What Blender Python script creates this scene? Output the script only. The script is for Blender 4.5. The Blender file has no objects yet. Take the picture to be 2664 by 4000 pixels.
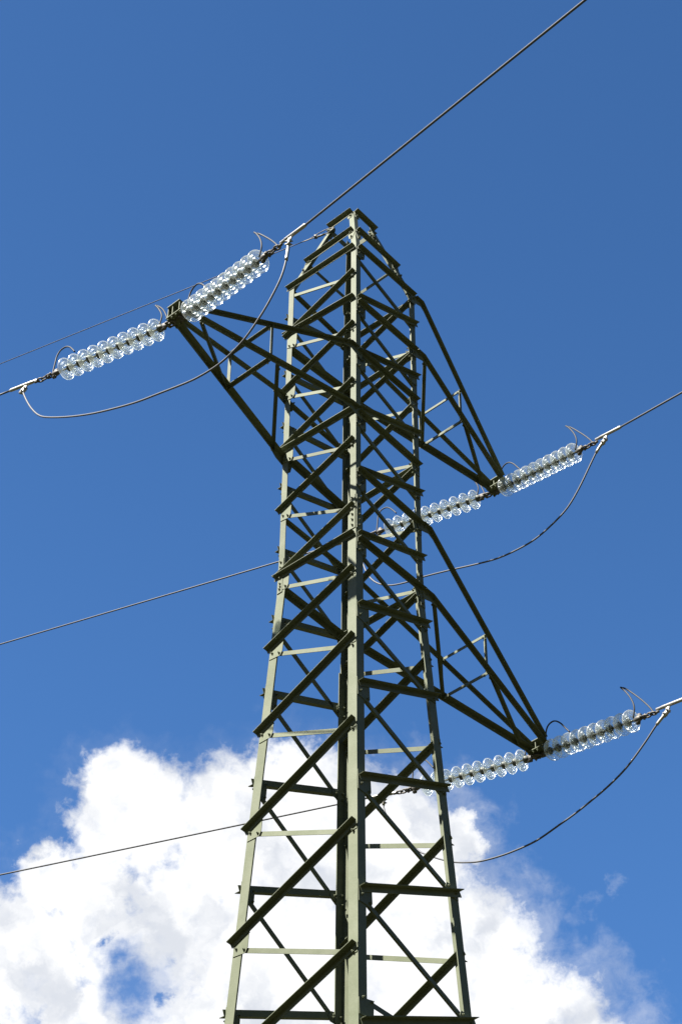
import bpy, bmesh, math, random
from mathutils import Vector, Matrix
random.seed(7)
R = math.radians
V = Vector
C = bpy.context.scene.collection
SC = bpy.context.scene

# ------------------------------------------------------------------ camera
CAM_POS = V((0.0, -16.0758, 1.6))
pitch, heading, roll = 0.80063, -0.006876, 0.008254
fw = V((math.sin(heading)*math.cos(pitch), math.cos(heading)*math.cos(pitch), math.sin(pitch)))
r_ = V((math.cos(heading), -math.sin(heading), 0)); u_ = r_.cross(fw)
rt = r_*math.cos(roll) + u_*math.sin(roll); up = u_*math.cos(roll) - r_*math.sin(roll)
cd = bpy.data.cameras.new('camera'); cam = bpy.data.objects.new('camera', cd); C.objects.link(cam)
cd.sensor_fit = 'VERTICAL'; cd.sensor_height = 36.0; cd.lens = 8198.2/4000*36
cd.clip_start = 0.1; cd.clip_end = 20000
cam.matrix_world = Matrix(((rt.x, up.x, -fw.x, CAM_POS.x), (rt.y, up.y, -fw.y, CAM_POS.y), (rt.z, up.z, -fw.z, CAM_POS.z), (0, 0, 0, 1)))
SC.camera = cam

# ------------------------------------------------------------------ light
ARM = V((-0.65888, -0.75225, 0))      # direction the left arm points
LINE = V((0.75225, -0.65888, 0))      # across the arms, towards the near wires
AZF = V((-0.81361, 0.58141, 0)); AZN = V((0.59958, -0.80032, 0))   # headings of the far and near spans
SUN_EL = R(50.5)
sd = (ARM*math.cos(R(13.0)) - LINE*math.sin(R(13.0)))
sun_dir = V((sd.x*math.cos(SUN_EL), sd.y*math.cos(SUN_EL), math.sin(SUN_EL)))
ld = bpy.data.lights.new('sun', 'SUN'); ld.energy = 5.0; ld.angle = R(0.53); ld.color = (1.0, 0.955, 0.89)
sun = bpy.data.objects.new('sun', ld); C.objects.link(sun)
sun.rotation_euler = sun_dir.to_track_quat('Z', 'Y').to_euler(); sun.location = (0, 0, 60)
SC.view_settings.view_transform = 'Standard'; SC.view_settings.look = 'None'
SC.view_settings.exposure = 1.95; SC.view_settings.gamma = 1.0

# ------------------------------------------------------------------ world: clear sky with one bank of cumulus
W = bpy.data.worlds.new("World"); SC.world = W; W.use_nodes = True
nt = W.node_tree; nt.nodes.clear(); LK = nt.links.new
def N(t, **k):
    n = nt.nodes.new(t)
    for a, b in k.items(): setattr(n, a, b)
    return n
def setin(sock, v):
    if hasattr(v, 'is_output') or isinstance(v, bpy.types.NodeSocket): LK(v, sock)
    else: sock.default_value = v
def mth(op, a, b=None, c=None, clamp=False):
    n = N('ShaderNodeMath', operation=op, use_clamp=clamp); setin(n.inputs[0], a)
    if b is not None: setin(n.inputs[1], b)
    if c is not None: setin(n.inputs[2], c)
    return n.outputs[0]
def vm(op, a, b=None):
    n = N('ShaderNodeVectorMath', operation=op); setin(n.inputs[0], a)
    if b is not None: setin(n.inputs[1], b)
    return n.outputs['Value'] if op in ('DOT_PRODUCT', 'LENGTH', 'DISTANCE') else n.outputs[0]
def noise(vec, scale, detail, rough=0.55, dist=0.0):
    n = N('ShaderNodeTexNoise'); LK(vec, n.inputs['Vector']); n.inputs['Scale'].default_value = scale
    n.inputs['Detail'].default_value = detail; n.inputs['Roughness'].default_value = rough; n.inputs['Distortion'].default_value = dist
    return n
def smooth(x, lo, hi, a=0.0, b=1.0):
    n = N('ShaderNodeMapRange', interpolation_type='SMOOTHSTEP'); LK(x, n.inputs[0])
    for i, q in enumerate((lo, hi, a, b)): n.inputs[i+1].default_value = q
    return n.outputs[0]
sky = N('ShaderNodeTexSky', sky_type='NISHITA'); sky.sun_disc = False
sky.sun_elevation = SUN_EL; sky.sun_rotation = math.atan2(sun_dir.x, sun_dir.y)
sky.altitude = 900; sky.air_density = 1.0; sky.dust_density = 0.4; sky.ozone_density = 3.0
hs = N('ShaderNodeHueSaturation'); hs.inputs['Saturation'].default_value = 1.22; hs.inputs['Hue'].default_value = 0.503; hs.inputs['Value'].default_value = 1.0
LK(sky.outputs[0], hs.inputs['Color'])
dirv = N('ShaderNodeTexCoord').outputs['Generated']
zen = N('ShaderNodeSeparateXYZ'); LK(dirv, zen.inputs[0])
skyc = vm('SCALE', hs.outputs[0]); LK(smooth(zen.outputs[2], 0.52, 0.92, 0.99, 0.79), skyc.node.inputs['Scale'])
f0, r0, u0 = (-0.0319, 0.8137, 0.5804), (0.9992, 0.0392, 0.0), (0.0228, -0.5799, 0.8143)   # heading of the cloud bank
den = vm('DOT_PRODUCT', dirv, f0)
den_s = mth('MAXIMUM', den, 0.05)
cu = mth('DIVIDE', vm('DOT_PRODUCT', dirv, r0), den_s); cv = mth('DIVIDE', vm('DOT_PRODUCT', dirv, u0), den_s)
cmb = N('ShaderNodeCombineXYZ'); LK(cu, cmb.inputs[0]); LK(cv, cmb.inputs[1]); P0 = cmb.outputs[0]
w1 = noise(P0, 26, 3, 0.5); w2 = noise(P0, 95, 6, 0.62)
def centred(n, amp):
    return vm('MULTIPLY', vm('SUBTRACT', n.outputs['Color'], (0.5, 0.5, 0.5)), (amp, amp, 0))
P1 = vm('ADD', vm('ADD', P0, centred(w1, 0.026)), centred(w2, 0.020))
def bump(c, r, P):
    d = vm('DISTANCE', P, (c[0], c[1], 0.0))
    q = mth('DIVIDE', d, r)
    return mth('SUBTRACT', 1.0, mth('MULTIPLY', q, q))
def soft(c, r, P):
    return mth('SUBTRACT', 1.0, mth('DIVIDE', vm('DISTANCE', P, (c[0], c[1], 0.0)), 1.7*r))
def union(bl, P, k=0.18, lin=False):
    acc = None
    for x, y, r in bl:
        b = mth('MAXIMUM', soft((x, y), r, P) if lin else mth('MULTIPLY', bump((x, y), r, P), 0.9), -1.6)
        acc = b if acc is None else mth('SMOOTH_MAX', acc, b, k)
    return acc
BLOBS = [(-0.0735, 0.0354, 0.0327), (-0.0251, 0.0302, 0.0366), (0.0169, 0.0385, 0.0366), (0.0512, 0.0215, 0.0403),
         (0.0032, -0.0258, 0.0634), (0.0835, -0.0307, 0.0465), (0.1245, -0.0645, 0.0425), (-0.1093, 0.0088, 0.0195),
         (-0.1181, -0.0289, 0.0329), (-0.0928, -0.0596, 0.0232), (-0.0476, -0.0083, 0.0305), (0.0615, -0.0684, 0.061),
         (-0.0214, -0.0704, 0.0488), (-0.14, -0.09, 0.05), (0.150, -0.086, 0.034), (-0.002, 0.046, 0.028), (0.0785, 0.0305, 0.0165), (-0.088, -0.004, 0.022), (-0.075, -0.030, 0.027), (-0.069, -0.052, 0.022), (-0.03, -0.14, 0.09), (0.10, -0.15, 0.09)]
HOLES = [(-0.0790, -0.0215, 0.0012), (-0.0735, -0.0320, 0.0036), (-0.0690, -0.0440, 0.0052),
         (-0.0668, -0.0570, 0.0040), (-0.0540, -0.0458, 0.0014), (-0.1255, -0.070, 0.0012)]
WISPS = [(0.1075, -0.002, 0.009), (0.1065, -0.016, 0.010), (0.119, 0.0056, 0.012), (0.1144, -0.0107, 0.012), (0.1408, -0.0033, 0.0085), (0.1565, 0.0078, 0.005), (0.128, -0.03, 0.016), (0.0559, 0.0532, 0.012)]
fld = union(BLOBS, P1)
n1 = noise(P0, 55, 8, 0.58, 0.3); n2 = noise(P0, 190, 8, 0.62, 0.5)
c1 = mth('SUBTRACT', n1.outputs[0], 0.5); c2 = mth('SUBTRACT', n2.outputs[0], 0.5)
tex = mth('ADD', mth('MULTIPLY', c1, 1.15), mth('MULTIPLY', c2, 0.5))
dens = mth('ADD', fld, tex)
alpha = smooth(dens, -0.15, 0.52)
hol = mth('ADD', union(HOLES, P1, 0.1, True), mth('ADD', mth('MULTIPLY', c1, 3.6), mth('MULTIPLY', c2, 0.7)))
alpha = mth('MULTIPLY', alpha, smooth(hol, -1.6, 1.3, 1.0, 0.05))
wis = mth('MULTIPLY', smooth(mth('ADD', union(WISPS, P1), mth('MULTIPLY', tex, 2.6)), 0.0, 2.0), 0.24)
veil = mth('MULTIPLY', smooth(mth('ADD', fld, mth('ADD', mth('MULTIPLY', c1, 2.6), mth('MULTIPLY', c2, 0.8))), -0.95, 0.5), smooth(cu, 0.02, 0.08, 0.06, 0.30))
alpha = mth('MAXIMUM', mth('MAXIMUM', alpha, wis), veil)
alpha = mth('MULTIPLY', alpha, mth('GREATER_THAN', den, 0.1))
n3 = noise(P1, 24, 6, 0.5, 0.2)
shading = smooth(n3.outputs[0], 0.35, 0.56)
ccol = N('ShaderNodeMix', data_type='RGBA'); LK(shading, ccol.inputs[0])
ccol.inputs[6].default_value = (3.35, 3.5, 3.8, 1); ccol.inputs[7].default_value = (4.9, 4.92, 4.95, 1)  # grey to white: the cloud's self-shading put into its colour by noise
mx = N('ShaderNodeMix', data_type='RGBA'); LK(alpha, mx.inputs[0]); LK(skyc, mx.inputs[6]); LK(ccol.outputs[2], mx.inputs[7])
bg = N('ShaderNodeBackground'); LK(mx.outputs[2], bg.inputs[0]); bg.inputs[1].default_value = 0.058
out = N('ShaderNodeOutputWorld'); LK(bg.outputs[0], out.inputs[0])

# ------------------------------------------------------------------ materials
def mat(name):
    m = bpy.data.materials.new(name); m.use_nodes = True
    return m, m.node_tree, m.node_tree.nodes['Principled BSDF']
def steel_paint():
    m, t, b = mat('green_grey_paint')
    tc = t.nodes.new('ShaderNodeTexCoord')
    def nz(scale, det, rough=0.6):
        n = t.nodes.new('ShaderNodeTexNoise'); t.links.new(tc.outputs['Object'], n.inputs['Vector'])
        n.inputs['Scale'].default_value = scale; n.inputs['Detail'].default_value = det; n.inputs['Roughness'].default_value = rough; return n
    a = nz(3.4, 9, 0.68); r1 = t.nodes.new('ShaderNodeValToRGB')
    r1.color_ramp.elements[0].position = 0.32; r1.color_ramp.elements[0].color = (0.082, 0.094, 0.053, 1)
    r1.color_ramp.elements[1].position = 0.68; r1.color_ramp.elements[1].color = (0.117, 0.127, 0.083, 1)
    t.links.new(a.outputs[0], r1.inputs[0])
    s = nz(26, 8, 0.7); r2 = t.nodes.new('ShaderNodeValToRGB')
    r2.color_ramp.elements[0].position = 0.62; r2.color_ramp.elements[0].color = (0, 0, 0, 1)
    r2.color_ramp.elements[1].position = 0.74; r2.color_ramp.elements[1].color = (1, 1, 1, 1)
    t.links.new(s.outputs[0], r2.inputs[0])
    mix = t.nodes.new('ShaderNodeMix'); mix.data_type = 'RGBA'
    t.links.new(r2.outputs[0], mix.inputs[0]); t.links.new(r1.outputs[0], mix.inputs[6]); mix.inputs[7].default_value = (0.09, 0.07, 0.04, 1)
    oi = t.nodes.new('ShaderNodeObjectInfo'); mr = t.nodes.new('ShaderNodeMapRange'); t.links.new(oi.outputs['Random'], mr.inputs[0])
    mr.inputs[3].default_value = 0.84; mr.inputs[4].default_value = 1.10
    sc_ = t.nodes.new('ShaderNodeVectorMath'); sc_.operation = 'SCALE'; t.links.new(mix.outputs[2], sc_.inputs[0]); t.links.new(mr.outputs[0], sc_.inputs['Scale'])
    t.links.new(sc_.outputs[0], b.inputs['Base Color'])
    b.inputs['Roughness'].default_value = 0.6; b.inputs['Specular IOR Level'].default_value = 0.16
    bp = t.nodes.new('ShaderNodeBump'); bp.inputs['Strength'].default_value = 0.25; bp.inputs['Distance'].default_value = 0.004
    t.links.new(nz(40, 4).outputs[0], bp.inputs['Height']); t.links.new(bp.outputs[0], b.inputs['Normal'])
    return m
def metal(name, col, rough, metallic=1.0, sc=30.0, var=0.25, spec=0.18):
    m, t, b = mat(name)
    tc = t.nodes.new('ShaderNodeTexCoord'); n = t.nodes.new('ShaderNodeTexNoise'); t.links.new(tc.outputs['Object'], n.inputs['Vector'])
    n.inputs['Scale'].default_value = sc; n.inputs['Detail'].default_value = 5
    r = t.nodes.new('ShaderNodeValToRGB'); r.color_ramp.elements[0].position = 0.3; r.color_ramp.elements[1].position = 0.7
    r.color_ramp.elements[0].color = tuple(c*(1-var) for c in col)+(1,); r.color_ramp.elements[1].color = tuple(min(1, c*(1+var)) for c in col)+(1,)
    t.links.new(n.outputs[0], r.inputs[0]); t.links.new(r.outputs[0], b.inputs['Base Color'])
    b.inputs['Metallic'].default_value = metallic; b.inputs['Roughness'].default_value = rough; b.inputs['Specular IOR Level'].default_value = spec
    return m
def glass(name, hz):
    m, t, b = mat(name); t.nodes.remove(b); o = t.nodes['Material Output']; L = t.links.new
    tc = t.nodes.new('ShaderNodeTexCoord'); n = t.nodes.new('ShaderNodeTexNoise'); L(tc.outputs['Object'], n.inputs['Vector'])
    n.inputs['Scale'].default_value = 18; n.inputs['Detail'].default_value = 2
    bp = t.nodes.new('ShaderNodeBump'); bp.inputs['Strength'].default_value = 0.05; bp.inputs['Distance'].default_value = 0.004
    L(n.outputs[0], bp.inputs['Height'])
    def sh(kind, **k):
        q = t.nodes.new(kind)
        for a, v in k.items(): q.inputs[a].default_value = v
        if 'Normal' in q.inputs: L(bp.outputs[0], q.inputs['Normal'])
        return q
    def mixs(f, a, c):
        q = t.nodes.new('ShaderNodeMixShader'); q.inputs[0].default_value = f; L(a.outputs[0], q.inputs[1]); L(c.outputs[0], q.inputs[2]); return q
    gl = sh('ShaderNodeBsdfGlass', Color=(0.97, 1.0, 0.98, 1), Roughness=0.03, IOR=1.5)
    tr = sh('ShaderNodeBsdfTransparent', Color=(0.97, 0.99, 0.975, 1))
    df = sh('ShaderNodeBsdfDiffuse', Color=(0.93, 0.97, 0.94, 1)); tl = sh('ShaderNodeBsdfTranslucent', Color=(0.93, 0.97, 0.94, 1))
    gs = sh('ShaderNodeBsdfAnisotropic', Color=(1, 1, 1, 1), Roughness=0.20)
    body = mixs(0.10, tr, gl); haze = mixs(0.5, df, tl)
    a = mixs(hz, body, haze)  # white haze stands in for sunlight scattered inside the glass
    fr = t.nodes.new('ShaderNodeFresnel'); fr.inputs[0].default_value = 1.5; L(bp.outputs[0], fr.inputs['Normal'])
    ad = t.nodes.new('ShaderNodeMath'); ad.operation = 'MULTIPLY_ADD'; ad.use_clamp = True; L(fr.outputs[0], ad.inputs[0]); ad.inputs[1].default_value = 0.32; ad.inputs[2].default_value = 0.05
    f = mixs(0.06, a, gs); L(ad.outputs[0], f.inputs[0]); L(f.outputs[0], o.inputs['Surface'])
    return m
PAINT = steel_paint()
GLASS = glass('insulator_glass', 0.042); GLASS_RIM = glass('insulator_glass_rim', 0.26)  # whiter rim colour stands in for light gathered in the edge
CAPM = metal('galvanised_cap', (0.085, 0.09, 0.08), 0.55, 0.5)
DARKM = metal('weathered_fitting', (0.10, 0.095, 0.085), 0.6, 0.5)
ALU = metal('aluminium_sleeve', (0.36, 0.35, 0.32), 0.45, 0.75, 18, 0.18)
WIREM = metal('aluminium_strand', (0.085, 0.087, 0.092), 0.5, 0.1, 60, 0.06)
HORNM = metal('galvanised_rod', (0.036, 0.038, 0.041), 0.6, 0.0, 40, 0.15)
EARTHM = metal('steel_strand', (0.055, 0.058, 0.062), 0.5, 0.1, 60, 0.1)
CONC = metal('concrete', (0.33, 0.32, 0.30), 0.9, 0.0, 9, 0.2)
def ground_mat():
    m, t, b = mat('mountain_turf')
    tc = t.nodes.new('ShaderNodeTexCoord'); n = t.nodes.new('ShaderNodeTexNoise'); t.links.new(tc.outputs['Object'], n.inputs['Vector'])
    n.inputs['Scale'].default_value = 0.35; n.inputs['Detail'].default_value = 9; n.inputs['Roughness'].default_value = 0.65
    r = t.nodes.new('ShaderNodeValToRGB')
    r.color_ramp.elements[0].position = 0.35; r.color_ramp.elements[0].color = (0.020, 0.021, 0.010, 1)
    r.color_ramp.elements[1].position = 0.7; r.color_ramp.elements[1].color = (0.046, 0.046, 0.020, 1)
    t.links.new(n.outputs[0], r.inputs[0]); t.links.new(r.outputs[0], b.inputs['Base Color']); b.inputs['Roughness'].default_value = 0.95
    b.inputs['Specular IOR Level'].default_value = 0.1
    return m
GROUND = ground_mat()

# ------------------------------------------------------------------ object helpers
def obj(name, bm, m, parent=None, loc=None, smooth_=False):
    me = bpy.data.meshes.new(name); bmesh.ops.recalc_face_normals(bm, faces=bm.faces[:]); bm.to_mesh(me); bm.free()
    if smooth_:
        for p in me.polygons: p.use_smooth = True
    me.materials.append(m); o = bpy.data.objects.new(name, me); C.objects.link(o)
    if parent: o.parent = parent
    if loc is not None: o.location = loc
    return o
def thing(name, label, cat, loc, rot=(0, 0, 0), group=None):
    o = bpy.data.objects.new(name, None); C.objects.link(o); o.location = loc; o.rotation_euler = rot; o.empty_display_size = 0.3
    o['label'] = label; o['category'] = cat
    if group: o['group'] = group
    return o
def tag(o, label, cat, group=None):
    o['label'] = label; o['category'] = cat
    if group: o['group'] = group
def sweep(bm, rings, closed=True):
    vs = [[bm.verts.new(p) for p in r] for r in rings]; n = len(vs[0])
    for a, b in zip(vs, vs[1:]):
        for i in range(n): bm.faces.new((a[i], a[(i+1) % n], b[(i+1) % n], b[i]))
    if closed: bm.faces.new(vs[0][::-1]); bm.faces.new(vs[-1])
def lprof(a, b, t): return [(0, 0), (a, 0), (a, t), (t, t), (t, b), (0, b)]
def angle(bm, pts, u, v, a, b=None, t=0.006):
    prof = lprof(a, b or a, t)
    sweep(bm, [[p + u*x + v*y for x, y in prof] for p in pts])
def box(bm, c, ex, ey, ez):
    vs = [bm.verts.new(c + ex*sx + ey*sy + ez*sz) for sx in (-1, 1) for sy in (-1, 1) for sz in (-1, 1)]
    for f in ((0, 1, 3, 2), (4, 6, 7, 5), (0, 4, 5, 1), (2, 3, 7, 6), (0, 2, 6, 4), (1, 5, 7, 3)): bm.faces.new([vs[i] for i in f])
def prism(bm, poly, n, t0, t1):
    sweep(bm, [[p + n*t0 for p in poly], [p + n*t1 for p in poly]])
def perp(n):
    a = n.cross(V((0, 0, 1)));
    if a.length < 1e-3: a = V((1, 0, 0))
    a.normalize(); return a, n.cross(a)
def bolt(bm, c, n, r=0.0125, h=0.013):
    a, b = perp(n); prism(bm, [c + a*r*math.cos(k*math.pi/3) + b*r*math.sin(k*math.pi/3) for k in range(6)], n, -0.001, h)
    prism(bm, [c + a*r*.5*math.cos(k*math.pi/3) + b*r*.5*math.sin(k*math.pi/3) for k in range(6)], n, h-0.001, h+0.012)
def catmull(pts, per=8):
    pts = [V(p) for p in pts]; o = []
    P = [pts[0]*2-pts[1]] + pts + [pts[-1]*2-pts[-2]]
    for i in range(1, len(P)-2):
        p0, p1, p2, p3 = P[i-1:i+3]
        for k in range(per):
            t = k/per
            o.append(0.5*((2*p1) + (p2-p0)*t + (2*p0-5*p1+4*p2-p3)*t*t + (3*p1-p0-3*p2+p3)*t**3))
    o.append(pts[-1]); return o
def tube(bm, pts, r, n=8, closed=True):
    pts = [V(p) for p in pts]; rings = []; ref = None
    for i, p in enumerate(pts):
        d = (pts[min(i+1, len(pts)-1)] - pts[max(i-1, 0)]).normalized()
        if ref is None: ref = perp(d)[0]
        ref = (ref - d*ref.dot(d)).normalized(); b = d.cross(ref)
        rr = r[i] if isinstance(r, (list, tuple)) else r
        rings.append([p + ref*rr*math.cos(2*math.pi*k/n) + b*rr*math.sin(2*math.pi*k/n) for k in range(n)])
    sweep(bm, rings, closed)
def lathe(bm, prof, n=40, close=False):
    rings = []
    for x, r in prof:
        rings.append([bm.verts.new((x, r*math.cos(2*math.pi*k/n), r*math.sin(2*math.pi*k/n))) for k in range(n)])
    pairs = list(zip(rings, rings[1:])) + ([(rings[-1], rings[0])] if close else [])
    for a, b in pairs:
        for i in range(n): bm.faces.new((a[i], a[(i+1) % n], b[(i+1) % n], b[i]))
    if not close: bm.faces.new(rings[0][::-1]); bm.faces.new(rings[-1])

# ------------------------------------------------------------------ ground: a hillside that climbs with the line, inside an added rim
SLOPE = 0.23
def gz(x, y):
    d = math.hypot(x, y); return SLOPE*(x*AZF.x + (y+16.0758)*AZF.y)*min(1.0, 100/max(d, 1.0)) + 0.60*max(0.0, d-95)  # last term: unseen rim added all round to block low sky light
bm = bmesh.new(); n = 60; ext = 600.0
gv = [[bm.verts.new((-ext+2*ext*i/n, -ext+2*ext*j/n, gz(-ext+2*ext*i/n, -ext+2*ext*j/n) + 0.25*math.sin(i*1.7)*math.cos(j*2.1)*(0 if abs(i-n/2) < 4 and abs(j-n/2) < 4 else 1))) for j in range(n+1)] for i in range(n+1)]
for i in range(n):
    for j in range(n): bm.faces.new((gv[i][j], gv[i+1][j], gv[i+1][j+1], gv[i][j+1]))
g = obj('ground', bm, GROUND); g['kind'] = 'structure'

# ------------------------------------------------------------------ the lattice tower
PSI = 0.066073; RW = 0.77; ZK = 16.9974; RB = 0.060664; ZP = 22.028; ZT = 23.391
ANG = dict(N=0.0, R=90.0, F=180.0, L=270.0)
def rad(z):
    if z < ZK: return RW + RB*(ZK-z)
    if z <= ZP: return RW
    return RW*(1 - 0.66*(z-ZP)/(ZT-ZP))
def lp(k, z):
    a = PSI + R(ANG[k]); r = rad(z); return V((r*math.sin(a), -r*math.cos(a), z))
ZG = min(gz(*lp(k, 2.0).xy) for k in 'NRFL')
BASE = V((0, 0, ZG))
tower = thing('lattice_tower', 'tall green grey steel lattice pylon with three crossarms against the sky', 'pylon', BASE)
def part(name, bm, m=PAINT, parent=None, smooth_=False):
    for v in bm.verts: v.co -= BASE
    return obj(name, bm, m, parent or tower, None, smooth_)
NEXT = dict(N=('L', 'R'), R=('N', 'F'), F=('R', 'L'), L=('F', 'N'))
ZS = dict(N=17.42, L=17.12, R=17.02, F=16.45)      # height of the leg splices
for k in 'NLRF':
    a, b = NEXT[k]
    def hu(z, o): d = lp(o, z) - lp(k, z); d.z = 0; return d.normalized()
    bm = bmesh.new()
    zb = gz(*lp(k, 2.0).xy) - 0.3
    zs = sorted([zb, min(ZK, ZS[k]), max(ZK, ZS[k])])
    if ZS[k] < ZK: zs = [zb, ZS[k]]
    pr = lprof(0.110, 0.110, 0.010)
    sweep(bm, [[lp(k, z) + hu(z, a)*x + hu(z, b)*y for x, y in pr] for z in zs])
    zs = ([ZS[k]+0.002, ZK] if ZS[k] < ZK else [ZS[k]+0.002]) + [ZP]
    pr = lprof(0.080, 0.080, 0.008)
    sweep(bm, [[lp(k, z) + hu(z, a)*x + hu(z, b)*y for x, y in pr] for z in zs])
    pr = lprof(0.075, 0.075, 0.007)
    sweep(bm, [[lp(k, z) + hu(z, a)*x + hu(z, b)*y for x, y in pr] for z in (ZP+0.002, ZT)])
    leg = part('leg', bm)
    # splice plates with two rows of bolts
    bm = bmesh.new()
    for o in (a, b):
        h = hu(ZS[k], o); n = (lp(k, 15) + lp(o, 15)); n.z = 0; n.normalize()
        z0, z1 = ZS[k]-0.26, ZS[k]+0.24
        poly = [lp(k, z) + h*x for z, x in ((z0, 0.006), (z0, 0.078), (z1, 0.074), (z1, 0.006))]
        prism(bm, poly, n, 0.0015, 0.009)
        for i in range(6):
            z = z0 + 0.05 + i*0.08
            bolt(bm, lp(k, z) + h*0.04 + n*0.009, n)
    part('splice_plate', bm, PAINT, leg)
    # concrete footing
    bm = bmesh.new(); c = lp(k, zb); box(bm, V((c.x, c.y, zb+0.2)), V((.3, 0, 0)), V((0, .3, 0)), V((0, 0, .32))); part('footing', bm, CONC)

FACE = dict(NL='NL', NR='NR', LF='LF', RF='RF')
def outward(f, z):
    A, B = f; h = (lp(B, z) - lp(A, z)).normalized()
    l = (lp(A, z+0.2) + lp(B, z+0.2) - lp(A, z-0.2) - lp(B, z-0.2)).normalized()
    n = h.cross(l).normalized()
    return n if n.dot(lp(A, z) + lp(B, z)) > 0 else -n
HEAVY = {
 'NL': [(21.523, 21.141), (20.548, 20.137), (19.538, 19.124), (18.554, 18.142), (17.525, 17.125), (16.565, 16.093), (15.588, 14.978), (14.452, 13.781), (13.198, 12.511), (11.832, 11.178), (10.35, 9.65), (8.7, 7.9), (6.9, 6.0), (4.9, 3.9), (22.001, 22.078), (21.034, 21.174), (19.034, 19.103), (17.096, 17.122)],
 'NR': [(21.034, 21.516), (20.04, 20.53), (19.056, 19.526), (18.063, 18.541), (17.092, 17.531), (16.028, 16.555), (14.932, 15.56), (13.729, 14.4), (12.432, 13.168), (11.051, 11.802), (9.6, 10.4), (7.9, 8.75), (6.0, 6.95), (3.9, 4.9)],
 'LF': [(21.512, 21.946), (20.45, 20.855), (19.541, 19.898), (18.522, 18.957), (17.532, 17.97), (16.504, 16.991), (15.491, 16.04), (14.327, 14.951), (13.071, 13.751), (11.739, 12.43), (10.3, 11.05), (8.7, 9.6), (6.9, 7.9), (4.9, 6.0)],
 'RF': [(21.991, 21.583), (20.978, 20.634), (20.066, 19.596), (18.965, 18.568), (18.113, 17.596), (17.019, 16.583), (16.086, 15.556), (14.98, 14.462), (13.824, 13.166), (12.525, 11.833), (11.15, 10.4), (9.65, 8.75), (7.9, 6.9), (6.0, 4.9)]}
LIGHT = {
 'NL': [(21.419, 21.915), (20.404, 20.944), (19.429, 20.032), (18.434, 18.95), (17.444, 18.046), (16.46, 16.967), (15.422, 16.019), (14.303, 14.935), (13.057, 13.73), (11.725, 12.429), (10.25, 11.1), (8.6, 9.57), (6.8, 7.82), (4.8, 5.92)],
 'NR': [(21.808, 21.408), (20.775, 20.312), (19.81, 19.408), (18.809, 18.389), (17.828, 17.411), (16.867, 16.396), (15.898, 15.468), (14.846, 14.265), (13.66, 13.093), (11.287, 11.287), (12.384, 11.716), (11.0, 10.32), (9.5, 8.67), (7.8, 6.87), (5.9, 4.82)],
 'LF': [(21.423, 20.945), (20.473, 19.952), (19.493, 18.928), (18.469, 17.903), (17.501, 16.945), (16.434, 15.883), (15.484, 14.835), (14.315, 13.601), (13.1, 12.321), (11.72, 10.97), (10.25, 9.52), (8.65, 7.82), (6.85, 5.92)],
 'RF': [(21.002, 21.51), (19.957, 20.481), (19.016, 19.53), (17.968, 18.469), (17.053, 17.479), (15.97, 16.49), (14.898, 15.475), (13.707, 14.335), (12.404, 13.094), (11.07, 11.76), (9.57, 10.33), (7.82, 8.68), (5.92, 6.83)]}
# level rings where the crossarms tie into the body: (z at first leg, z at second leg, flange, ring kind)
RINGS = {
 'NR': [(21.990, 22.035, .058), (20.945, 20.990, .058), (20.045, 20.079, .056), (18.987, 18.956, .060), (18.067, 18.02, .056), (17.013, 17.019, .060)],
 'LF': [(20.877, 21.011, .074), (18.996, 18.919, .074), (16.937, 16.934, .074), (22.007, 21.93, .046), (19.938, 19.907, .046), (17.997, 17.986, .046)],
 'RF': [(21.92, 21.976, .055), (20.959, 20.978, .055), (18.952, 18.97, .055), (16.989, 17.017, .055)]}
gussets = 0
def member(f, za, zb, kind, size, ia=0.0, ib=0.0, name='diagonal_brace'):
    A, B = f; pa, pb = lp(A, za), lp(B, zb); n = outward(f, (za+zb)/2)
    e = (pb-pa).normalized(); w = n.cross(e)
    if w.z < 0: w = -w
    pa = pa + e*ia; pb = pb - e*ib
    bm = bmesh.new(); t = 0.006
    if kind == 'heavy':
        if f == 'RF':   # inside the legs, ledge turned into the tower
            o = -n*0.009; angle(bm, [pa+o, pb+o], -w, -n, size, t=t)
        elif f == 'LF': # outside the legs, ledge at the foot, turned out
            o = n*0.008; angle(bm, [pa+o, pb+o], w, n, size, t=t)
        else:
            o = n*0.008; angle(bm, [pa+o, pb+o], -w, n, size, t=t)
    elif kind == 'ringin':
        o = -n*0.009 + w*size*.4; angle(bm, [pa+o, pb+o], -w, -n, size, t=t)
    elif kind == 'ringout':
        o = n*0.0085; angle(bm, [pa+o, pb+o], -w, n, size, t=t)
    else:
        if f in ('RF', 'LF'): o = n*0.008 + w*size*.5; angle(bm, [pa+o, pb+o], -w, n, size, t=t)
        else: o = -n*0.009 + w*size*.5; angle(bm, [pa+o, pb+o], -w, -n, size, t=t)
    return part(name, bm)
def hull2(pts):
    pts = sorted(set((round(x, 5), round(y, 5)) for x, y in pts))
    def half(ps):
        h = []
        for p in ps:
            while len(h) > 1 and (h[-1][0]-h[-2][0])*(p[1]-h[-2][1]) - (h[-1][1]-h[-2][1])*(p[0]-h[-2][0]) <= 0: h.pop()
            h.append(p)
        return h
    a = half(pts); b = half(pts[::-1]); return a[:-1] + b[:-1]
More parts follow.
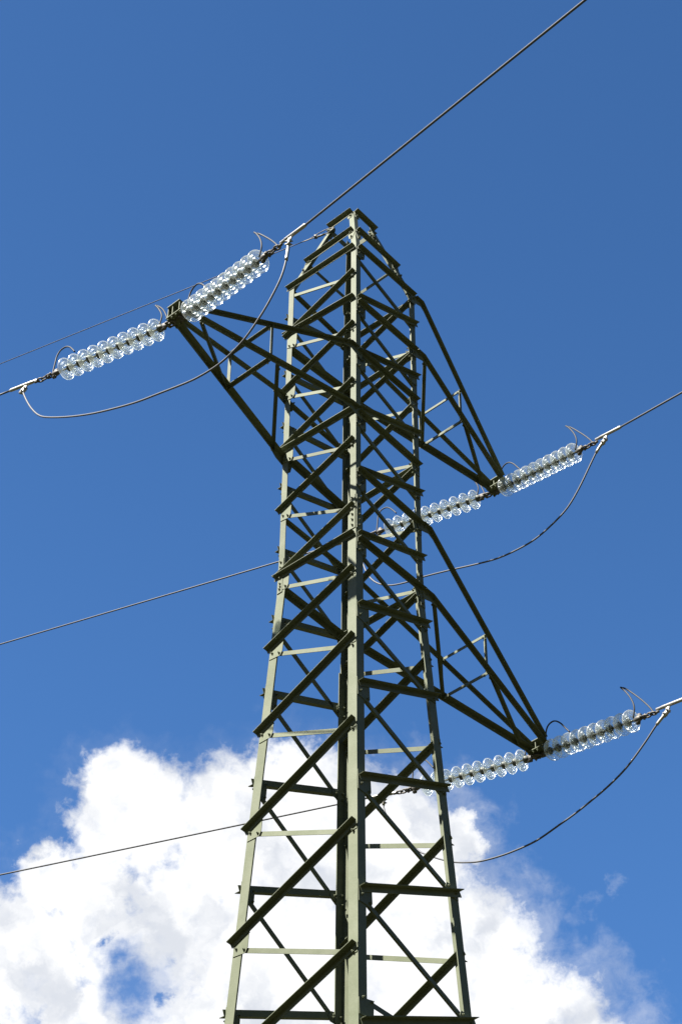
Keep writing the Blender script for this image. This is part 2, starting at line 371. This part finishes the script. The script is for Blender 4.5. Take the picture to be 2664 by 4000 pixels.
def gusset(f, leg, zs, dirs, reach=0.17, inside=False):
    other = f[0] if leg == f[1] else f[1]
    z0 = sum(zs)/len(zs); n = outward(f, z0); h = (lp(other, z0) - lp(leg, z0)).normalized(); v = h.cross(n)
    if v.z < 0: v = -v
    o = lp(leg, z0); pts = []; bl = []
    for z, d in zip(zs, dirs):
        q = lp(leg, z) - o; q2 = (q.dot(h), q.dot(v)); d2 = V((d.dot(h), d.dot(v))).normalized(); s = V((-d2.y, d2.x))*0.03
        for sg in (-1, 1): pts.append((q2[0] + d2.x*reach + sg*s.x, q2[1] + d2.y*reach + sg*s.y))
        bl.append((q2[0] + d2.x*(reach-.03), q2[1] + d2.y*(reach-.03))); bl.append((q2[0] + d2.x*0.05, q2[1] + d2.y*0.05))
    lo, hi = min(p[1] for p in pts), max(p[1] for p in pts)
    pts += [(0.004, max(min(lo, -0.02), -0.13)), (0.004, min(max(hi, 0.02), 0.10)), (0.07, max(min(lo, -0.02), -0.11))]
    poly = [o + h*x + v*y for x, y in hull2(pts)]
    bm = bmesh.new()
    s = -1 if inside else 1
    prism(bm, poly, n, 0.0012, 0.0068)
    for x, y in bl: bolt(bm, o + h*max(x, .025) + v*y + n*0.0068, n); bolt(bm, o + h*max(x, .025) + v*(y-0.005) - n*0.016, -n)
    return part('gusset_plate', bm)
EXT = dict(N=0.012, F=0.02, L=-0.042, R=-0.042)
EXTO = {'NL': EXT, 'NR': dict(EXT, R=-0.018), 'LF': dict(EXT, L=-0.005), 'RF': dict(EXT, R=0.0)}
for f in ('NL', 'NR', 'LF', 'RF'):
    A, B = f
    def dr(za, zb): return (lp(B, zb) - lp(A, za)).normalized()
    hv, lt = HEAVY[f], LIGHT[f]
    for i, (za, zb) in enumerate(hv):
        low = za < 17
        ring = f == 'NL' and i >= 14
        member(f, za, zb, 'heavy', (.062 if low else .053) if not ring else .056, EXTO[f][A], EXTO[f][B], 'diagonal_brace' if not ring else 'ring_beam')
    for i, (za, zb) in enumerate(lt):
        member(f, za, zb, 'light', .050 if za < 17 else .045, 0.03, 0.03, 'tie_bar')
    for za, zb, s in RINGS.get(f, []):
        member(f, za, zb, 'ringout' if f == 'NR' else 'ringin', s, 0.015, 0.015, 'ring_beam')
    for li, leg in enumerate(f):
        for (ha, hb) in hv[:14]:
            zh = (ha, hb)[li]
            c = [l for l in lt if abs(l[li]-zh) < 0.3]
            sgn = 1 if li == 0 else -1
            zs, ds = [zh], [dr(ha, hb)*sgn]
            for l in c[:1]: zs.append(l[li]); ds.append(dr(*l)*sgn)
            if 10.3 < zh < 21.95: gusset(f, leg, zs, ds, .19 if zh < 17 else .16)
    # peak: ring half way up and cap beams round the top
    member(f, 22.606, 22.606, 'heavy' if f in ('NL', 'NR') else 'light', .062 if f in ('NL', 'NR') else .045, 0.01, -0.012 if f in ('NL', 'NR') else 0.02, 'ring_beam')
    m_ = member(f, ZT-0.03, ZT-0.03, 'heavy' if f in ('NL', 'NR') else 'ringout', .068, 0.0, -0.012, 'cap_beam')
    for leg in f:
        oth = f[0] if leg == f[1] else f[1]
        d = (lp(oth, 22.606) - lp(leg, 22.606)).normalized()
        gusset(f, leg, [22.56, 22.44], [d, (d*0.5 - V((0, 0, 1))).normalized()], 0.10)
        d = (lp(oth, ZT) - lp(leg, ZT)).normalized()
        gusset(f, leg, [ZT-0.06, ZT-0.10], [d, (d*0.6 - V((0, 0, 1))).normalized()], 0.09)
    # arm tie-in plates
for f, leg, z in (('NR', 'R', 22.03), ('NR', 'R', 20.99), ('NR', 'N', 20.06), ('NR', 'N', 18.99), ('NR', 'R', 18.02), ('NR', 'R', 17.02),
                  ('NR', 'N', 21.97), ('NR', 'N', 20.93), ('NR', 'N', 18.05), ('NR', 'N', 17.02), ('NR', 'R', 20.07), ('NR', 'R', 18.96),
                  ('LF', 'L', 20.04), ('LF', 'L', 19.0), ('LF', 'F', 22.0), ('LF', 'F', 20.97), ('LF', 'F', 18.02), ('LF', 'F', 17.0)):
    oth = f[0] if leg == f[1] else f[1]
    d = (lp(oth, z) - lp(leg, z)).normalized()
    gusset(f, leg, [z-0.02, z-0.06], [d, (d - V((0, 0, 0.9))).normalized()], 0.15)

# ------------------------------------------------------------------ crossarms
def crossarm(T, side, front, back, zl, zu, flip):
    """T tip; front = leg on the near side of the arm, back = leg on the far side"""
    T = V(T); out = ARM*side
    bm = bmesh.new()
    # tip: two plates with upright webs between them
    for dz, hw, a0, a1, th in ((-0.042, 0.108, -0.09, 0.08, 0.005), (0.120, 0.090, -0.05, 0.09, 0.005)):
        c = T + out*((a0+a1)/2) + V((0, 0, dz)); box(bm, c, LINE*hw, out*((a1-a0)/2), V((0, 0, th)))
    for s in (-0.085, -0.02, 0.08):
        box(bm, T + LINE*s + V((0, 0, 0.0415)) + out*0.02, LINE*0.005, out*0.055, V((0, 0, 0.0775)))
    for s in (-.09, -.03, .03, .09):
        for a in (-.07, .06): bolt(bm, T + LINE*s + out*a + V((0, 0, -0.047)), V((0, 0, -1)), 0.014, 0.02)
    arm = part('crossarm', bm)
    ch = {}
    for key, leg, z, lat, dz, sz in (('L1', front, zl, 1, 0.0, .052), ('L2', back, zl, -1, 0.0, .068), ('U1', front, zu, 1, 0.09, .050), ('U2', back, zu, -1, 0.09, .042)):
        p0 = lp(leg, z); p1 = p0 + out*0.10; E = T + LINE*lat*0.085 + V((0, 0, dz)) - out*0.03
        d = (E-p1).normalized(); dn = (V((0, 0, -1)) + d*d.z).normalized(); v = LINE if lat > 0 else LINE; v = (v - d*v.dot(d)).normalized()
        o = LINE*lat*0.012 - dn*sz*.45
        bm = bmesh.new(); angle(bm, [p0+o-out*0.02, p1+o, E+o], dn, v, sz, t=0.006)
        part('chord', bm, PAINT, arm); ch[key] = (p1, E)
    def at(k, s): a, b = ch[k]; return a + (b-a)*s
    def br(a, b, sz=.040, off=0.0):
        a, b = V(a), V(b); d = (b-a).normalized(); u = (V((0, 0, -1)) + d*d.z)
        if u.length < 0.2: u = (-out + d*d.dot(out))
        u.normalize(); v = d.cross(u)
        if v.dot(out) < 0: v = -v
        bm = bmesh.new(); o = -u*sz*.5
        angle(bm, [a+o, b+o], u, v, sz, t=0.005)
        for q, e in ((a, d), (b, -d)): bolt(bm, q + e*0.04 - V((0, 0, 0.012)), V((0, 0, -1)), 0.011, 0.012)
        part('arm_brace', bm, PAINT, arm)
    m = 0.495
    br(at('U1', m), at('L1', m)); br(at('U2', m), at('L2', m), .048); br(at('U1', m), at('U2', m), .036); br(at('L1', m), at('L2', m), .042)
    if flip: br(at('L1', 0.44), at('L2', 0.02), .045); br(at('L1', 0.90), at('L2', m), .045)
    else: br(at('L1', 0.02), at('L2', m-.01), .045); br(at('L1', m+.01), at('L2', 0.925), .045)
    # tie-in plates where the chords pass the legs
    for key in ('L1', 'U1', 'L2', 'U2'):
        p1, E = ch[key]; d = (E-p1).normalized(); lat = 1 if key[1] == '1' else -1
        nn = LINE*lat; leg = front if lat == 1 else back; p0 = p1 - out*0.10
        bm = bmesh.new(); poly = [p0 - out*0.09 + V((0, 0, -.02)), p0 - out*0.07 + V((0, 0, -.13)), p1 + V((0, 0, -.07)), p1 + d*0.12 + V((0, 0, -.03)), p1 + d*0.12 + V((0, 0, .03)), p0 + V((0, 0, .06))]
        prism(bm, poly, nn, 0.0145, 0.020)
        for q in (p0 - out*0.05 + V((0, 0, -.05)), p0 + out*0.03 + V((0, 0, -.02)), p1 + d*0.07): bolt(bm, q + nn*0.020, nn)
        part('tie_plate', bm, PAINT, arm)
    return arm
TL, TR_, TB = (-1.832, -2.092, 19.0), (1.832, 2.092, 20.80), (2.137, 2.44, 16.83)
a1 = crossarm(TL, 1, 'N', 'L', 19.002, 20.042, True); a1['label'] = 'left crossarm reaching towards the camera'
a2 = crossarm(TR_, -1, 'R', 'F', 20.966, 22.005, False); a2['label'] = 'upper of the two right crossarms'
a3 = crossarm(TB, -1, 'R', 'F', 17.0, 18.024, False); a3['label'] = 'lower and longer right crossarm'

# ------------------------------------------------------------------ insulator strings
PITCH = 0.146
def disc_meshes():
    bm = bmesh.new()
    prof = [(0.046, 0.038), (0.048, 0.055), (0.053, 0.078), (0.059, 0.098), (0.066, 0.113), (0.075, 0.1225), (0.086, 0.127), (0.096, 0.128), (0.101, 0.1255),
            (0.098, 0.1205), (0.083, 0.116), (0.077, 0.109), (0.075, 0.101), (0.080, 0.095), (0.108, 0.091), (0.113, 0.0865), (0.108, 0.082), (0.078, 0.077),
            (0.069, 0.068), (0.074, 0.060), (0.112, 0.057), (0.117, 0.052), (0.112, 0.047), (0.072, 0.038), (0.063, 0.030), (0.058, 0.020), (0.050, 0.018)]
    lathe(bm, prof, 48, True)
    for fc in bm.faces:
        xs = [v.co.x for v in fc.verts]; rs = [math.hypot(v.co.y, v.co.z) for v in fc.verts]
        if min(rs) > 0.1195 and min(xs) > 0.08: fc.material_index = 1
    g = obj('glass_disc', bm, GLASS, None, None, True); g.data.materials.append(GLASS_RIM)
    bm = bmesh.new()
    lathe(bm, [(-0.012, 0.010), (-0.010, 0.022), (0.0, 0.030), (0.012, 0.036), (0.030, 0.043), (0.050, 0.045), (0.054, 0.041), (0.055, 0.016), (0.110, 0.011), (0.128, 0.011), (0.133, 0.016), (0.140, 0.013)], 20)
    c = obj('metal_cap', bm, CAPM, g, None, True)
    return g, c
NEAR_HORN_IN = [(0.03, 0, 0.02), (0.03, 0, 0.12), (0.0, 0, 0.28), (0.03, 0, 0.36), (0.12, 0, 0.38), (0.22, 0.01, 0.335), (0.32, 0.02, 0.25), (0.40, 0.03, 0.18)]
NEAR_HORN_OUT = [(1.56, -0.03, 0.01), (1.565, -0.04, 0.13), (1.50, -0.045, 0.25), (1.385, -0.05, 0.375), (1.285, -0.04, 0.455), (1.262, -0.01, 0.475), (1.30, 0.02, 0.462), (1.42, 0.04, 0.375), (1.58, 0.045, 0.25), (1.73, 0.04, 0.12), (1.83, 0.02, 0.02)]
FAR_HORN_IN = [(0.09, 0.02, 0.03), (0.09, 0.025, 0.17), (0.17, 0.03, 0.31), (0.245, 0.02, 0.40), (0.245, 0.0, 0.418), (0.16, -0.02, 0.34), (0.08, -0.03, 0.21), (0.0, -0.02, 0.05)]
FAR_HORN_OUT = [(1.67, 0, 0.02), (1.68, 0, 0.10), (1.69, 0, 0.20), (1.697, 0, 0.30), (1.67, 0, 0.375), (1.60, 0, 0.40), (1.53, 0, 0.37), (1.44, 0.02, 0.28), (1.37, 0.03, 0.20)]
proto_disc = disc_meshes()
def string(label, o, el, az, near, proto=None):
    t = thing('insulator_string', label, 'insulator', o, (0, -R(el), math.atan2(az.y, az.x)), 'glass insulator strings on the crossarm tips')
    if proto:
        for chd in proto.children:
            c = chd.copy(); C.objects.link(c); c.parent = t
            for gch in chd.children:
                d = gch.copy(); C.objects.link(d); d.parent = c
        return t
    for i in range(10):
        g_ = proto_disc[0].copy(); C.objects.link(g_); g_.parent = t; g_.location = (0.2 + (i-0.5)*PITCH - (0.035 if near else 0.075), 0, 0)
        g_.rotation_euler = (i*0.9, 0, 0)
        c_ = proto_disc[1].copy(); C.objects.link(c_); c_.parent = g_
    for pts in ((NEAR_HORN_IN, NEAR_HORN_OUT) if near else (FAR_HORN_IN, FAR_HORN_OUT)):
        bm = bmesh.new(); tube(bm, catmull(pts, 6), 0.009, 8); obj('arcing_horn', bm, HORNM, t, None, True)
    # tower-side shackle and yoke, line-side clevis, links and ring
    bm = bmesh.new()
    tube(bm, [(-0.10, 0, 0.02), (-0.03, 0, 0), (0.06, 0, 0)], [0.014, 0.02, 0.024]); box(bm, V((0.03, 0, 0.0)), V((0.035, 0, 0)), V((0, 0.012, 0)), V((0, 0, 0.05)))
    tube(bm, [(-0.03, -0.045, 0), (-0.03, 0.045, 0)], 0.013); box(bm, V((0.085, 0, 0.0)), V((0.022, 0, 0)), V((0, 0.030, 0)), V((0, 0, 0.030)))
    tube(bm, catmull([(-0.01, -.03, 0), (-0.08, -.034, 0), (-0.125, 0, 0), (-0.08, .034, 0), (-0.01, .03, 0)], 4), 0.011)
    obj('shackle', bm, DARKM, t, None, True)
    bm = bmesh.new()
    x0 = 0.2 + 9*PITCH + 0.05
    tube(bm, [(x0-0.02, 0, 0), (x0+0.03, 0, 0), (x0+0.06, 0, 0), (x0+0.11, 0, 0)], [0.018, 0.034, 0.034, 0.018]); box(bm, V((x0+0.055, 0, -0.005)), V((0.022, 0, 0)), V((0, 0.014, 0)), V((0, 0, 0.062)))
    tube(bm, [(x0+0.11, -0.035, 0), (x0+0.11, 0.035, 0)], 0.014); tube(bm, [(x0+0.15, 0, -0.035), (x0+0.15, 0, 0.03)], 0.013)
    for cx, ax_ in ((x0+0.155, 'y'), (x0+0.215, 'z'), (x0+0.285, 'y')):
        pts = []
        for q in range(13):
            a = q/12*2*math.pi; xx = cx + 0.045*math.cos(a); s = 0.026*math.sin(a)
            pts.append((xx, s, 0) if ax_ == 'y' else (xx, 0, s))
        tube(bm, pts, 0.0105, 6)
    tube(bm, [(x0+0.31, 0, 0), (x0+0.37, 0, 0.0)], 0.015)
    obj('link_chain', bm, DARKM, t, None, True)
    return t
STR = {
 'LN': dict(o=(-1.779, -2.13, 18.925), el=-20.06, h=(-0.70, -3.57, 18.299)),
 'LF': dict(o=(-1.965, -1.986, 18.957), el=10.77, h=(-3.485, -0.90, 19.333)),
 'RN': dict(o=(1.83, 2.122, 20.749), el=-20.24, h=(2.904, 0.69, 20.134)),
 'RF': dict(o=(1.669, 2.214, 20.748), el=10.68, h=(0.15, 3.30, 21.11)),
 'BN': dict(o=(2.173, 2.437, 16.768), el=-18.70, h=(3.256, 0.992, 16.192)),
 'BF': dict(o=(2.061, 2.497, 16.756), el=10.36, h=(0.552, 3.575, 17.10))}
LAB = {
 'LN': 'clear glass insulator string rising right from the left crossarm tip to the topmost wire',
 'LF': 'clear glass insulator string running down left from the left crossarm tip to the picture edge',
 'RN': 'clear glass insulator string rising right from the upper right crossarm tip',
 'RF': 'clear glass insulator string from the upper right crossarm tip, running left behind the pylon',
 'BN': 'clear glass insulator string rising right from the lowest crossarm tip',
 'BF': 'clear glass insulator string from the lowest crossarm tip, running left behind the pylon'}
pn = pf = None
for k in ('LN', 'LF', 'RN', 'RF', 'BN', 'BF'):
    s = STR[k]; near = k[1] == 'N'
    t = string(LAB[k], s['o'], s['el'], AZN if near else AZF, near, pn if near else pf)
    if near: pn = pn or t
    else: pf = pf or t
for o in proto_disc[::-1]: bpy.data.objects.remove(o)

# ------------------------------------------------------------------ conductors with their dead-end sleeves
CL = {
 'LN': 'topmost wire crossing the open sky from the left crossarm string to the top right',
 'LF': 'short stretch of wire at the left edge beyond the left crossarm string',
 'RN': 'wire leaving the right edge from the upper right crossarm string',
 'RF': 'wire from behind the pylon sloping down left across the blue sky',
 'BN': 'wire leaving the right edge from the lowest crossarm string',
 'BF': 'wire from behind the pylon sloping down left in front of the cloud'}
SL = {'LN': (-0.365, -0.300), 'LF': (0.24, 0.236), 'RN': (-0.35, -0.300), 'RF': (0.24, 0.2345), 'BN': (-0.315, -0.29), 'BF': (0.26, 0.234)}
JUMP = {}
for k in ('LN', 'LF', 'RN', 'RF', 'BN', 'BF'):
    H = V(STR[k]['h']); az = AZN if k[1] == 'N' else AZF; s0, s1 = SL[k]
    def pt(t):   # sleeve follows the string, the wire settles into its span
        z = s0*t if t < 0.42 else s0*0.42 + s1*(t-0.42) + 0.00035*(t-0.42)**2
        return az*t + V((0, 0, z))
    ts = [0.40] + [0.42 + 0.25*i for i in range(1, 40)] + [10.5 + i*2.5 for i in range(24)]
    bm = bmesh.new(); tube(bm, [pt(t) for t in ts], 0.0120 if k[1] == 'N' else 0.0110, 12)
    w = obj('conductor', bm, WIREM, None, H, True); tag(w, CL[k], 'power line', 'conductors of the power line')
    bm = bmesh.new(); tube(bm, [pt(-0.005), pt(0.0), pt(0.06), pt(0.08), pt(0.40), pt(0.425)], [0.013, 0.017, 0.017, 0.020, 0.020, 0.0145], 12)
    # jumper tongue under the sleeve
    d = (pt(0.2)-pt(0.1)).normalized(); dn = (V((0, 0, -1)) + d*d.z).normalized()
    box(bm, pt(0.17) + dn*0.045 + d*0.0, d*0.028, dn*0.04, d.cross(dn)*0.007)
    obj('dead_end_sleeve', bm, ALU, w, None, True)
    JUMP[k] = H + pt(0.17) + dn*0.075
bm = bmesh.new()
E0 = lp('L', 23.12) + V((0.0, 0.0, 0.12))
e_at = lambda t, dz=0.0: AZF*t + V((0, 0, 0.236*t + 0.0003*t*t + dz))
tube(bm, [e_at(0.30 + 0.3*i) for i in range(30)] + [e_at(9.5 + 2.5*i) for i in range(24)], 0.0062, 6)
ew = obj('earth_wire', bm, EARTHM, None, E0, True); tag(ew, 'thin earth wire from the pylon top passing behind the left insulators', 'earth wire')
bm = bmesh.new(); tube(bm, catmull([e_at(0.34), e_at(0.20, 0.005), e_at(0.08, 0.045), e_at(-0.06, 0.06), e_at(-0.16, 0.03), e_at(-0.10, -0.01), e_at(0.02, -0.03), e_at(0.15, -0.012), e_at(0.31, -0.004)], 6), 0.0065, 6)
tube(bm, [e_at(-0.02, -0.026), e_at(0.10, -0.02)], 0.013, 8); box(bm, e_at(0.12, -0.004), V((0.02, 0, 0)), V((0, 0.02, 0)), V((0, 0, 0.022)))
obj('thimble_loop', bm, DARKM, ew, None, True)

# ------------------------------------------------------------------ jumper cables hanging under the arm tips
JP = {
 'L': [(-0.636, -3.669, 17.894), (-0.683, -3.624, 17.671), (-0.78, -3.531, 17.459), (-0.881, -3.435, 17.301), (-1.02, -3.302, 17.147), (-1.172, -3.157, 17.068), (-1.3, -3.035, 17.052), (-1.459, -2.882, 17.088), (-1.612, -2.737, 17.151), (-1.894, -2.467, 17.309), (-2.147, -2.225, 17.454), (-2.413, -1.971, 17.641), (-2.686, -1.71, 17.855), (-2.972, -1.436, 18.117), (-3.245, -1.176, 18.402), (-3.374, -1.052, 18.578), (-3.484, -0.947, 18.802), (-3.577, -0.858, 19.043), (-3.648, -0.791, 19.265)],
 'R': [(2.886, 0.674, 19.885), (2.683, 0.869, 19.514), (2.534, 1.011, 19.306), (2.367, 1.172, 19.199), (2.165, 1.365, 19.133), (1.966, 1.557, 19.148), (1.746, 1.768, 19.21), (1.508, 1.996, 19.335), (1.209, 2.284, 19.515), (0.901, 2.578, 19.686), (0.686, 2.786, 19.788), (0.506, 2.958, 19.904), (0.365, 3.093, 20.055), (0.263, 3.191, 20.235), (0.193, 3.259, 20.447), (0.13, 3.32, 20.72)],
 'B': [(3.231, 0.984, 15.972), (3.102, 1.107, 15.825), (2.919, 1.282, 15.647), (2.74, 1.451, 15.538), (2.566, 1.617, 15.469), (2.391, 1.783, 15.413), (2.249, 1.918, 15.382), (2.002, 2.153, 15.336), (1.773, 2.37, 15.358), (1.595, 2.539, 15.4), (1.416, 2.709, 15.467), (1.273, 2.845, 15.553), (1.148, 2.964, 15.647), (1.0, 3.104, 15.792), (0.872, 3.226, 15.942), (0.784, 3.31, 16.055), (0.589, 3.495, 16.418), (0.458, 3.619, 16.714), (0.40, 3.68, 16.945)]}
JL = {'L': 'slack jumper cable hanging under the left crossarm tip', 'R': 'slack jumper cable hanging below the upper right crossarm tip', 'B': 'slack jumper cable hanging below the lowest crossarm tip'}
for k in 'LRB':
    a, b = JUMP[k+'N'], JUMP[k+'F']; O = a
    # shift the measured sag curve onto the two lugs
    pts = [V(p) for p in JP[k]]
    full = [a] + pts + [b]
    cur = catmull([p - O for p in full], 8)
    bm = bmesh.new(); tube(bm, cur, 0.0105, 8)
    j = obj('jumper_cable', bm, WIREM, None, O, True); tag(j, JL[k], 'cable', 'jumper cables under the crossarm tips')
    for seg in (cur[:9], cur[-6:][::-1]):
        bm = bmesh.new(); L_ = (seg[1]-seg[0]).normalized()
        q0 = seg[0]; acc = [q0]; tot = 0
        for q1 in seg[1:]:
            tot += (q1-acc[-1]).length; acc.append(q1)
            if tot > 0.26: break
        tube(bm, acc, 0.0175, 10)
        sx = L_.cross(V((0, 0, 1))); sx = sx.normalized() if sx.length > 0.1 else V((1, 0, 0))
        box(bm, q0 + L_*0.02, L_*0.05, sx*0.012, L_.cross(sx)*0.026)
        for dd in (-0.01, 0.04): bolt(bm, q0 + L_*dd + sx*0.012, sx, 0.012, 0.014); bolt(bm, q0 + L_*dd - sx*0.012, -sx, 0.012, 0.014)
        obj('terminal_lug', bm, ALU, j, None, True)
